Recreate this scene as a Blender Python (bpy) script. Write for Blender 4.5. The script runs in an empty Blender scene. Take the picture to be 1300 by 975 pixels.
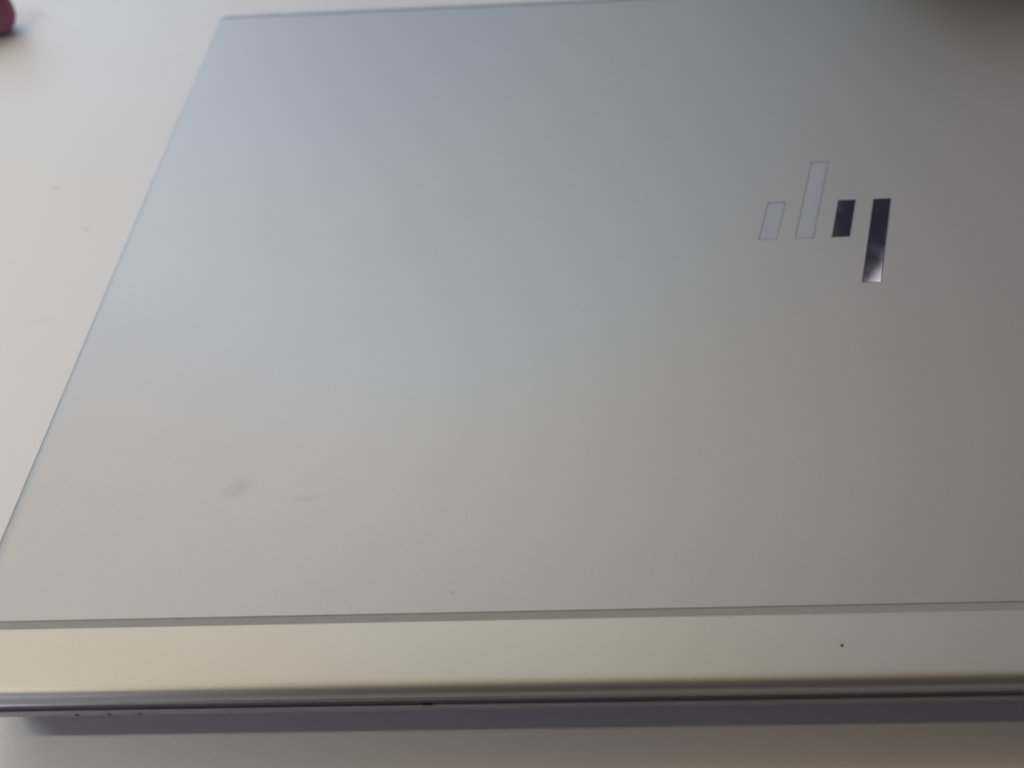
import bpy, bmesh, math, random
from mathutils import Vector, Matrix
random.seed(4)
SC = bpy.context.scene
C = SC.collection
MM = 0.001
LZ = 18.0          # height of the lid's top face above the desk, mm

# ------------------------------------------------------------------ camera
def make_camera():
    p, yw, r = 0.8906, -0.0550, -0.0718
    f = Vector((math.sin(yw)*math.cos(p), math.cos(yw)*math.cos(p), -math.sin(p)))
    rt = Vector((math.cos(yw), -math.sin(yw), 0)); up = rt.cross(f)
    c, s = math.cos(r), math.sin(r)
    R, U = rt*c + up*s, up*c - rt*s
    cam = bpy.data.cameras.new('camera')
    o = bpy.data.objects.new('camera', cam); C.objects.link(o)
    loc = Vector((-68.5, -157.0, 135.5 + LZ))*MM
    o.matrix_world = Matrix(((R.x, U.x, -f.x, loc.x), (R.y, U.y, -f.y, loc.y), (R.z, U.z, -f.z, loc.z), (0, 0, 0, 1)))
    cam.sensor_width = 36; cam.lens = 1.080*1000/1300*36
    cam.clip_start = 0.005; cam.clip_end = 50
    cam.dof.use_dof = True
    cam.dof.focus_distance = 0.165
    cam.dof.aperture_fstop = cam.lens/2.6        # a 2.6 mm wide phone aperture
    SC.camera = o
make_camera()

# ------------------------------------------------------------------ light
w = bpy.data.worlds.new('World'); SC.world = w; w.use_nodes = True
bg = w.node_tree.nodes['Background']
bg.inputs[0].default_value = (0.65, 0.69, 1.0, 1); bg.inputs[1].default_value = 0.031

def lamp(name, az, el, dist, wd, ht, lum, col, roll=0.0, target=(0, 0, 0.018), spread=math.pi):
    """rectangular lamp seen from target in direction az (right of straight ahead), el, of luminance lum"""
    a, e = math.radians(az), math.radians(el)
    d = Vector((math.sin(a)*math.cos(e), math.cos(a)*math.cos(e), math.sin(e)))
    L = bpy.data.lights.new(name, 'AREA'); L.shape = 'RECTANGLE'
    L.size = wd; L.size_y = ht; L.color = col; L.spread = spread
    L.energy = lum*math.pi*wd*ht
    o = bpy.data.objects.new(name, L); C.objects.link(o)
    o.location = Vector(target) + d*dist
    o.rotation_euler = (d.to_track_quat('Z', 'Y').to_matrix() @ Matrix.Rotation(roll, 3, 'Z')).to_euler()
    return o

# tuned panels for window and ceiling light, mostly far left, plus added fills; each lamp: direction seen from the lid, distance, size, RGB luminance
for nm, az, el, dist, wd, ht, rgb in (
        ('window_light', -18, 24, 1.3, 0.90, 0.85, (0.03, 0.10, 0.34)),
        ('window_light', -46, 24, 1.3, 0.90, 0.85, (1.23, 1.46, 1.74)),
        ('window_light', -76, 26, 1.3, 0.90, 0.85, (0.12, 0.14, 0.08)),
        ('ceiling_light', -22, 52, 1.3, 0.90, 0.80, (0.78, 1.05, 1.22)),
        ('ceiling_light', -60, 54, 1.3, 0.90, 0.80, (0.97, 0.53, 0.16)),
        ('ceiling_light', 0, 63, 1.3, 0.50, 0.60, (1.24, 1.04, 0.70)),
        ('bar_reflection_panel', 9, 39, 1.3, 0.526, 0.50, (0.262, 0.268, 0.282)),  # unseen panel added for the left logo bars to mirror
        ('ceiling_light', 52, 52, 1.3, 0.79, 0.55, (0.80, 0.75, 0.82)),
        ('fill_light', 165, 38, 1.3, 0.80, 0.60, (0.16, 0.08, 0.05)),):  # weak warm fill added behind the camera
    lum = max(rgb); lamp(nm, az, el, dist, wd, ht, lum, tuple(c/lum for c in rgb))
lamp('fill_light', -135, 21, 0.32, 0.15, 0.09, 4.6, (0.86, 0.87, 1.0), target=(-0.21, -0.11, 0.015))  # small unseen lamp added to brighten the lip and rim at left
# narrow tubes above the laptop's front edge: they draw the straight shadow edge in front of it
def tube(x, z, length, width, tilt, rgb):
    lum = max(rgb)
    o = lamp('tube_light', 0, 90, z - 0.01, length, width, lum, tuple(c/lum for c in rgb), target=(x, -0.1125, 0.01))
    o.rotation_euler = (0, math.radians(tilt), 0)
tube(-0.58, 0.46, 0.70, 0.015, 33, (38.5, 38.5, 36.0))
tube(0.10, 1.22, 0.90, 0.05, 0, (4.0, 2.7, 0.6))

vs = SC.view_settings
vs.view_transform = 'Standard'; vs.look = 'None'; vs.gamma = 1; vs.exposure = 0.0; vs.use_curve_mapping = False

# ------------------------------------------------------------------ helpers
def obj(name, bm, mat, parent=None, smooth=40):
    me = bpy.data.meshes.new(name)
    bmesh.ops.recalc_face_normals(bm, faces=bm.faces[:])
    bm.to_mesh(me); bm.free()
    o = bpy.data.objects.new(name, me); C.objects.link(o)
    if mat: me.materials.append(mat)
    if smooth:
        for p in me.polygons: p.use_smooth = True
        me.set_sharp_from_angle(angle=math.radians(smooth))
    if parent: o.parent = parent
    return o

def rounded_rect(x0, x1, y0, y1, radii, n=8):
    """outline in mm; radii = (left-near, right-near, right-far, left-far)"""
    pts = []
    for (cx, cy, a0, r) in ((x0, y0, 180, radii[0]), (x1, y0, 270, radii[1]), (x1, y1, 0, radii[2]), (x0, y1, 90, radii[3])):
        if r <= 0: pts.append((cx, cy)); continue
        mx = cx + (r if cx == x0 else -r); my = cy + (r if cy == y0 else -r)
        for k in range(n+1):
            a = math.radians(a0 + 90*k/n); pts.append((mx + r*math.cos(a), my + r*math.sin(a)))
    return pts

def prism(outline, z0, z1, bevel=0.0, seg=3, top_only=True, only=None):
    bm = bmesh.new()
    lo = [bm.verts.new((x*MM, y*MM, z0*MM)) for x, y in outline]
    hi = [bm.verts.new((x*MM, y*MM, z1*MM)) for x, y in outline]
    n = len(outline)
    bm.faces.new(list(reversed(lo))); top = bm.faces.new(hi)
    for i in range(n): bm.faces.new((lo[i], lo[(i+1) % n], hi[(i+1) % n], hi[i]))
    if bevel:
        es = list(top.edges) if top_only else [e for e in bm.edges if abs(e.verts[0].co.z - e.verts[1].co.z) < 1e-9]
        if only: es = [e for e in es if only(e)]
        bmesh.ops.bevel(bm, geom=es, offset=bevel*MM, segments=seg, profile=0.5, affect='EDGES')
    if only:                       # flatten the rounding: a shallow roll-off, then the side
        for v in bm.verts:
            if v.co.z > (z1 - bevel - 0.01)*MM: v.co.z = z1*MM - (z1*MM - v.co.z)*0.17
    return bm

def extrude_profile(prof, xs, back, rad, half):
    """sweep a closed (y, z) profile along x; the plan corners are rounded towards y = back"""
    bm = bmesh.new(); rings = []
    for x in xs:
        pr = prof(x) if callable(prof) else prof
        d = abs(x) - (half - rad)
        pull = rad - math.sqrt(max(rad*rad - d*d, 0)) if d > 0 else 0
        front = min(y for y, z in pr); L = back - front
        rings.append([bm.verts.new((x*MM, (back + (y - back)*(L - pull)/L)*MM, z*MM)) for y, z in pr])
    n = len(rings[0])
    for a, b in zip(rings, rings[1:]):
        for i in range(n):
            bm.faces.new((a[i], a[(i+1) % n], b[(i+1) % n], b[i]))
    bm.faces.new(rings[0]); bm.faces.new(list(reversed(rings[-1])))
    return bm

def corner_stations(half, rad, inner):
    s = [half - rad + rad*math.sin(math.radians(90*k/8)) for k in range(0, 9)]
    return sorted(set([-v for v in s] + s + inner))

# ------------------------------------------------------------------ materials
class Nodes:
    def __init__(self, name):
        self.m = bpy.data.materials.new(name); self.m.use_nodes = True
        self.t = self.m.node_tree; self.b = self.t.nodes['Principled BSDF']
    def new(self, kind, **kw):
        n = self.t.nodes.new(kind)
        for k, v in kw.items(): setattr(n, k, v)
        return n
    def link(self, a, b): self.t.links.new(a, b)
    def coord(self): 
        if not hasattr(self, '_c'): self._c = self.new('ShaderNodeTexCoord').outputs['Object']
        return self._c
    def noise(self, scale, detail=2.0, rough=0.5):
        n = self.new('ShaderNodeTexNoise'); n.inputs['Scale'].default_value = scale
        n.inputs['Detail'].default_value = detail; n.inputs['Roughness'].default_value = rough
        self.link(self.coord(), n.inputs['Vector']); return n.outputs['Fac']
    def math(self, op, a, b=None, c=None, clamp=False):
        n = self.new('ShaderNodeMath', operation=op); n.use_clamp = clamp
        for i, v in enumerate((a, b, c)):
            if v is None: continue
            if isinstance(v, (int, float)): n.inputs[i].default_value = v
            else: self.link(v, n.inputs[i])
        return n.outputs[0]
    def rng(self, v, a, b, c, d):
        n = self.new('ShaderNodeMapRange'); self.link(v, n.inputs[0])
        for i, x in enumerate((a, b, c, d)): n.inputs[i+1].default_value = x
        return n.outputs[0]
    def spot(self, x, y, rx, ry, ang=0.0):
        """soft elliptical stain mask at object-space mm position"""
        m = self.new('ShaderNodeMapping', vector_type='TEXTURE')
        m.inputs['Location'].default_value = (x*MM, y*MM, 0)
        m.inputs['Rotation'].default_value = (0, 0, ang)
        m.inputs['Scale'].default_value = (rx*MM, ry*MM, 1)
        self.link(self.coord(), m.inputs['Vector'])
        l = self.new('ShaderNodeVectorMath', operation='LENGTH')
        self.link(m.outputs[0], l.inputs[0])
        n = self.new('ShaderNodeMapRange', interpolation_type='SMOOTHSTEP'); self.link(l.outputs['Value'], n.inputs[0])
        n.inputs[1].default_value = 0.2; n.inputs[2].default_value = 1.0; n.inputs[3].default_value = 1; n.inputs[4].default_value = 0
        return n.outputs[0]
    def mix(self, fac, a, b):
        n = self.new('ShaderNodeMix', data_type='RGBA'); self.link(fac, n.inputs[0])
        for s, v in ((6, a), (7, b)):
            if isinstance(v, tuple): n.inputs[s].default_value = v
            else: self.link(v, n.inputs[s])
        return n.outputs[2]
    def bump(self, h, strength, dist):
        n = self.new('ShaderNodeBump'); n.inputs['Strength'].default_value = strength
        n.inputs['Distance'].default_value = dist; self.link(h, n.inputs['Height'])
        self.link(n.outputs[0], self.b.inputs['Normal'])

def satin(name, col, rough, stains=False, metallic=1.0):
    k = Nodes(name); b = k.b
    g = k.noise(3200, 2); big = k.noise(28, 3)
    base = k.mix(k.rng(g, 0.3, 0.7, 0, 1), tuple(c*0.98 for c in col) + (1,), tuple(min(c*1.02, 1) for c in col) + (1,))
    base = k.mix(k.rng(big, 0.3, 0.7, 0, 0.04), base, tuple(c*0.86 for c in col) + (1,))
    if stains:
        wob = k.rng(k.noise(420, 3), 0.25, 0.7, 0.2, 1.0)
        s = k.spot(-126.7, -71.2, 4.5, 3.0, 0.5)
        s2 = k.spot(-113.4, -73.6, 3.2, 0.9, -0.05)
        s3 = k.spot(-120.0, -73.0, 9.0, 1.5, -0.12)
        m = k.math('MULTIPLY', k.math('ADD', k.math('ADD', k.math('MULTIPLY', s, 0.30), k.math('MULTIPLY', s2, 0.32)), k.math('MULTIPLY', s3, 0.05)), wob, clamp=True)
        base = k.mix(m, base, (col[0]*0.62, col[1]*0.57, col[2]*0.55, 1))
        d = k.math('ADD', k.math('MULTIPLY', k.spot(-84.7, -93.1, 0.34, 0.26), 0.42), k.math('MULTIPLY', k.spot(-60.2, -20.5, 0.3, 0.22), 0.3), clamp=True)
        base = k.mix(d, base, (0.06, 0.055, 0.05, 1))
    k.link(base, b.inputs['Base Color'])
    b.inputs['Metallic'].default_value = metallic
    k.link(k.rng(big, 0.3, 0.7, rough-0.006, rough+0.008), b.inputs['Roughness'])
    k.bump(g, 0.06, 0.00004)
    return k.m

def plain(name, col, rough, metallic=0.0, grain=0.06, scale=1500, bump=0.0):
    k = Nodes(name); g = k.noise(scale, 3)
    k.link(k.mix(k.rng(g, 0.3, 0.7, 0, 1), tuple(c*(1-grain) for c in col) + (1,), tuple(min(1, c*(1+grain)) for c in col) + (1,)), k.b.inputs['Base Color'])
    k.b.inputs['Roughness'].default_value = rough; k.b.inputs['Metallic'].default_value = metallic
    if bump: k.bump(g, bump, 0.0002)
    return k.m

M = {}
M['lid'] = satin('satin_silver_aluminium', (0.496, 0.496, 0.496), 0.57, True)
M['strip'] = satin('satin_silver_painted_strip', (0.52, 0.515, 0.495), 0.50)
M['seam'] = plain('grey_plastic_seam', (0.40, 0.385, 0.37), 0.6)
M['edge'] = plain('dark_grey_violet_metal_edge', (0.34, 0.33, 0.37), 0.30, 0.9)
M['base'] = plain('grey_violet_anodised_base', (0.36, 0.355, 0.40), 0.40, 0.85)
M['chamfer'] = plain('polished_lid_chamfer', (0.80, 0.80, 0.86), 0.28, 1.0, 0.02)
M['gasket'] = plain('gap_shade_gasket', (0.07, 0.064, 0.08), 0.5)  # dark colour also holds the shade of the gap under the lid
M['rubber'] = plain('black_rubber', (0.02, 0.019, 0.02), 0.7)
M['hole'] = plain('black_hole', (0.006, 0.006, 0.006), 0.9)
def mirror_material():
    k = Nodes('polished_chrome_inlay'); b = k.b
    b.inputs['Base Color'].default_value = (0.80, 0.80, 0.80, 1); b.inputs['Metallic'].default_value = 1
    k.link(k.rng(k.noise(260, 3), 0.3, 0.7, 0.05, 0.085), b.inputs['Roughness'])
    k.bump(k.noise(110, 2), 0.012, 0.0001)
    return k.m
M['mirror'] = mirror_material()
M['bumper'] = plain('grey_rubber', (0.055, 0.05, 0.055), 0.7)

def desk_material():
    k = Nodes('white_laminate'); b = k.b
    g = k.noise(1400, 2); big = k.noise(9, 4)
    base = k.mix(k.rng(g, 0.3, 0.7, 0, 1), (0.835, 0.842, 0.85, 1), (0.87, 0.877, 0.885, 1))
    base = k.mix(k.rng(big, 0.35, 0.7, 0, 0.25), base, (0.80, 0.80, 0.80, 1))
    dirt = None
    for (x, y, rx, ry, a, s) in ((-210.5, 46.5, 1.7, 1.0, 0.3, 0.4), (-195.1, 27.4, 2.0, 1.0, -0.4, 0.4), (-226, 84, 1.3, 0.9, 0, 0.25),
                                 (-205, 70, 5, 1.2, 0.6, 0.10), (-196, -8, 4, 1.4, 0.3, 0.12), (-190, 118, 3, 1.6, 1.0, 0.15), (-180, -40, 1.2, .8, 0, .25)):
        v = k.math('MULTIPLY', k.spot(x, y, rx, ry, a), s*0.7)
        dirt = v if dirt is None else k.math('ADD', dirt, v, clamp=True)
    dirt = k.math('MULTIPLY', dirt, k.rng(k.noise(700, 2), 0.3, 0.6, 0.3, 1.0))
    base = k.mix(dirt, base, (0.33, 0.31, 0.29, 1))
    k.link(base, b.inputs['Base Color'])
    k.link(k.rng(big, 0.3, 0.7, 0.40, 0.50), b.inputs['Roughness'])
    b.inputs['Specular IOR Level'].default_value = 0.35
    k.bump(g, 0.06, 0.0001)
    return k.m

# ------------------------------------------------------------------ the desk
bm = prism(rounded_rect(-900, 900, -330, 560, (8, 8, 8, 8)), -25, 0, 1.5, 3)
desk = obj('desk', bm, desk_material()); desk['kind'] = 'structure'

# ------------------------------------------------------------------ the laptop
lap = bpy.data.objects.new('laptop', None); C.objects.link(lap)
lap.empty_display_size = 0.05
lap['label'] = 'closed silver laptop with four slanted polished bars on its lid, lying on white desk'
lap['category'] = 'laptop'
HW = 169.0; YF = 109.9; YC = -96.75; FR = -109.6

# lid panel with four recesses for the inlaid bars
lid = obj('lid_panel', prism(rounded_rect(-HW, HW, YC, YF, (0, 0, 1.6, 1.6)), LZ-3.6, LZ, 2.2, 10, True, lambda e: not all(abs(v.co.y - YC*MM) < 1e-6 for v in e.verts)), M['lid'], lap, 60)
PITCH, BW, SK, HS, HT = 8.4, 4.1, 0.3536, 6.5, 21.6
def bar_outline(i, grow):
    x = (i-1.5)*PITCH; t = HT if i == 1 else HS; b = -HT if i == 3 else -HS
    h = BW/2 + grow; t += grow; b -= grow
    return [(x-h+SK*b, b), (x+h+SK*b, b), (x+h+SK*t, t), (x-h+SK*t, t)]
cut = bmesh.new()
for i in range(4):
    q = prism(bar_outline(i, 0.11), LZ-0.5, LZ+0.5)
    me = bpy.data.meshes.new('tmp'); bmesh.ops.recalc_face_normals(q, faces=q.faces[:]); q.to_mesh(me); q.free(); cut.from_mesh(me); bpy.data.meshes.remove(me)
co = obj('cutter', cut, None, None, 0)
md = lid.modifiers.new('inlay', 'BOOLEAN'); md.operation = 'DIFFERENCE'; md.object = co; md.solver = 'EXACT'
dg = bpy.context.evaluated_depsgraph_get()
nm = bpy.data.meshes.new_from_object(lid.evaluated_get(dg))
lid.modifiers.clear(); lid.data = nm
for p in nm.polygons:
    if p.normal.z > 0.9999: p.use_smooth = False
cm = co.data; bpy.data.objects.remove(co); bpy.data.meshes.remove(cm)
for i in range(4):
    b = obj('logo_bar', prism(bar_outline(i, 0.0), LZ-0.45, LZ-0.03, 0.05, 1), M['mirror'], lid, 0)

# seam, front strip with a rounded lip, dark lid edge under it
sx = corner_stations(HW, 4, [])
obj('seam_strip', prism([(-HW+.1, -98.25), (HW-.1, -98.25), (HW-.1, YC), (-HW+.1, YC)], LZ-3.0, LZ-0.12), M['seam'], lap, 0)
st = -98.25; FR = -110.4; LL, DD = 4.2, 1.6; y0 = FR + LL
prof = [(st, -1.6), (st, -0.06), (st-0.06, 0.0)]
prof += [(st-0.2, 0.0), (st-3.0, 0.0), (y0+0.6, 0.0)] + [(y0 - LL*k/22, -DD*(k/22)**6) for k in range(0, 23)]
ZE = prof[-1][1]
prof += [(FR+0.1, ZE-0.02)]
strip = obj('front_strip', extrude_profile([(y, z+LZ) for y, z in prof], corner_stations(HW, 6, []), st, 6, HW), M['strip'], lap)
mh = obj('microphone_hole', prism([(-21.3+0.27*math.cos(t), -103.7+0.27*math.sin(t)) for t in [math.tau*k/14 for k in range(14)]], LZ-0.5, LZ+0.004), M['hole'], strip, 0)
prof = [(-98.0, ZE-0.03), (FR+0.06, ZE-0.03), (FR-0.05, ZE-0.05), (FR-0.21, ZE-0.19), (FR-0.23, ZE-0.25), (FR-0.05, ZE-0.27), (-98.0, ZE-0.27)]
obj('lid_edge', extrude_profile([(y, z+LZ) for y, z in prof], corner_stations(HW-.4, 6, []), -98, 6, HW-.4), M['chamfer'], lap)
prof = [(-98.0, ZE-0.28), (FR+0.05, ZE-0.28), (FR+0.12, -4.55), (FR+0.3, -4.75), (-98.0, -4.75)]
obj('lid_gasket', extrude_profile([(y, z+LZ) for y, z in prof], corner_stations(HW-.5, 6, []), -98, 6, HW-.5), M['gasket'], lap)
obj('screen_bezel', prism(rounded_rect(-HW+.6, HW-.6, -97.9, YF-.7, (0, 0, 4, 4)), LZ-4.75, LZ-3.65), M['rubber'], lap)

# base: front edge with a finger scoop in the middle, undercut below
BF = -110.6
def base_profile(x):
    s = 0.55 if abs(x) < 87.6 else 0.32
    p = [(108.5, -5.1), (BF + s, -5.02), (BF + s*0.4, -5.02 - s*0.16), (BF + 0.04, -5.02 - s*0.6), (BF, -5.3 - s*0.6), (BF, -7.3), (BF + 0.25, -8.0),
         (BF + 2.6, -12.2), (BF + 6.0, -15.2), (BF + 9.0, -16.1), (104, -16.1), (108.5, -12)]
    return [(y, z + LZ) for y, z in p]
xs = corner_stations(HW, 4, [-87.9, -87.3, 87.3, 87.9, -40, 0, 40])
base = obj('base', extrude_profile(base_profile, xs, 108.5, 4, HW), M['base'], lap, 28)
for sgn in (-1, 1):
    b = obj('rubber_bumper', prism(rounded_rect(sgn*88.7-0.9, sgn*88.7+0.9, BF+.05, BF+2.0, (.3, .3, .3, .3), 4), LZ-5.5, LZ-4.76, 0.2, 2), M['bumper'], base)
def indicator(x):
    bm = bmesh.new()
    ring = []
    for yy in (BF+0.3, BF-0.012):
        ring.append([bm.verts.new(((x + 0.36*math.cos(math.tau*k/12))*MM, yy*MM, (LZ - 6.75 + 0.42*math.sin(math.tau*k/12))*MM)) for k in range(12)])
    for k in range(12): bm.faces.new((ring[0][k], ring[0][(k+1) % 12], ring[1][(k+1) % 12], ring[1][k]))
    bm.faces.new(ring[0]); bm.faces.new(list(reversed(ring[1])))
    return bm
for x in (-147.8, -142.2, -137.1):
    obj('indicator_hole', indicator(x), M['hole'], base, 0)
for fx, fy in ((-140, -88), (140, -88), (-140, 88), (140, 88)):
    obj('rubber_foot', prism(rounded_rect(fx-14, fx+14, fy-4, fy+4, (3, 3, 3, 3)), 0.0, LZ-16.0, 0.4, 2, False), M['rubber'], base)
bm = bmesh.new()
bmesh.ops.create_cone(bm, cap_ends=True, segments=24, radius1=3.2*MM, radius2=3.2*MM, depth=240*MM, matrix=Matrix.Translation((0, 107.6*MM, (LZ-6.2)*MM)) @ Matrix.Rotation(math.pi/2, 4, 'Y'))
obj('hinge_barrel', bm, M['edge'], lap)

# ------------------------------------------------------------------ maroon marker pen beyond the laptop
def lathe_x(prof, n=28):
    bm = bmesh.new(); rings = []
    for x, r in prof:
        rings.append([bm.verts.new((x*MM, r*math.cos(math.tau*i/n)*MM, r*math.sin(math.tau*i/n)*MM)) for i in range(n)] if r else [bm.verts.new((x*MM, 0, 0))])
    for a, b in zip(rings, rings[1:]):
        for i in range(n):
            q = list(dict.fromkeys([a[i % len(a)], a[(i+1) % len(a)], b[(i+1) % len(b)], b[i % len(b)]]))
            if len(q) > 2: bm.faces.new(q)
    return bm
def marker(tip, ang):
    root = bpy.data.objects.new('marker_pen', None); C.objects.link(root)
    root['label'] = 'thick maroon marker pen with rounded cap, lying on the white desk apart from the laptop'
    root['category'] = 'marker pen'
    R = 8.0
    red = plain('maroon_plastic', (0.26, 0.075, 0.14), 0.65)
    cap = [(0, 0)] + [(-R*0.8*(1-math.cos(t)), R*math.sin(t)) for t in [math.radians(90*k/10) for k in range(1, 11)]] + [(-44, R+0.3), (-44.6, R), (-44.6, R-1.2)]
    obj('cap', lathe_x(cap), red, root)
    obj('barrel', lathe_x([(-44.0, 0), (-44.0, R-1.3), (-46, R-0.6), (-118, R-0.6), (-121, R-1.2), (-121.5, 0)]), plain('dark_plum_plastic', (0.07, 0.03, 0.05), 0.5), root)
    bm = prism(rounded_rect(-43, -9, -2.2, 2.2, (1, 1, 2, 2), 4), R-0.2, R+1.8, 0.4, 2)
    clip = obj('clip', bm, red, root); clip.rotation_euler = (math.radians(70), 0, 0)
    root.location = (tip[0]*MM, tip[1]*MM, (R+0.3)*MM); root.rotation_euler = (0, 0, math.radians(ang))
marker((-255.0, 141.5), 12)

# ------------------------------------------------------------------ unseen dark cup, added behind the laptop to darken the lid reflection
def added_mug(loc):
    root = bpy.data.objects.new('added_mug', None); C.objects.link(root)
    root['label'] = 'unseen black cup added behind the laptop to darken the lid reflection'
    root['category'] = 'added_mug'
    mat = plain('black_glazed_ceramic', (0.018, 0.018, 0.022), 0.3)
    prof = [(0, 0), (33, 0), (36, 1.5), (42.5, 10), (44, 24), (44, 96), (43.3, 97.5), (41.9, 97.5), (41.1, 96), (40.9, 14), (35, 6), (0, 5)]
    bm = bmesh.new(); n = 48
    rings = [[bm.verts.new((r*math.cos(math.tau*i/n)*MM, r*math.sin(math.tau*i/n)*MM, z*MM)) for i in range(n)] if r else [bm.verts.new((0, 0, z*MM))] for r, z in prof]
    for a, b in zip(rings, rings[1:]):
        for i in range(n):
            q = [a[i % len(a)], a[(i+1) % len(a)], b[(i+1) % len(b)], b[i % len(b)]]
            bm.faces.new(list(dict.fromkeys(q)))
    obj('cup', bm, mat, root)
    bm = bmesh.new(); rings = []
    for k in range(17):
        t = math.radians(-80 + 160*k/16); c = Vector((42 + 23*math.cos(t), 0, 51 + 27*math.sin(t))); d = Vector((math.cos(t), 0, math.sin(t)))
        rings.append([bm.verts.new((c + d*2.8*math.cos(u) + Vector((0, 4.5*math.sin(u), 0)))*MM) for u in [math.tau*q/12 for q in range(12)]])
    for a, b in zip(rings, rings[1:]):
        for q in range(12): bm.faces.new((a[q], a[(q+1) % 12], b[(q+1) % 12], b[q]))
    bm.faces.new(rings[0]); bm.faces.new(rings[-1])
    obj('handle', bm, mat, root)
    root.location = loc; root.rotation_euler = (0, 0, 0.5)
added_mug((0.091, 0.1605, 0.0))
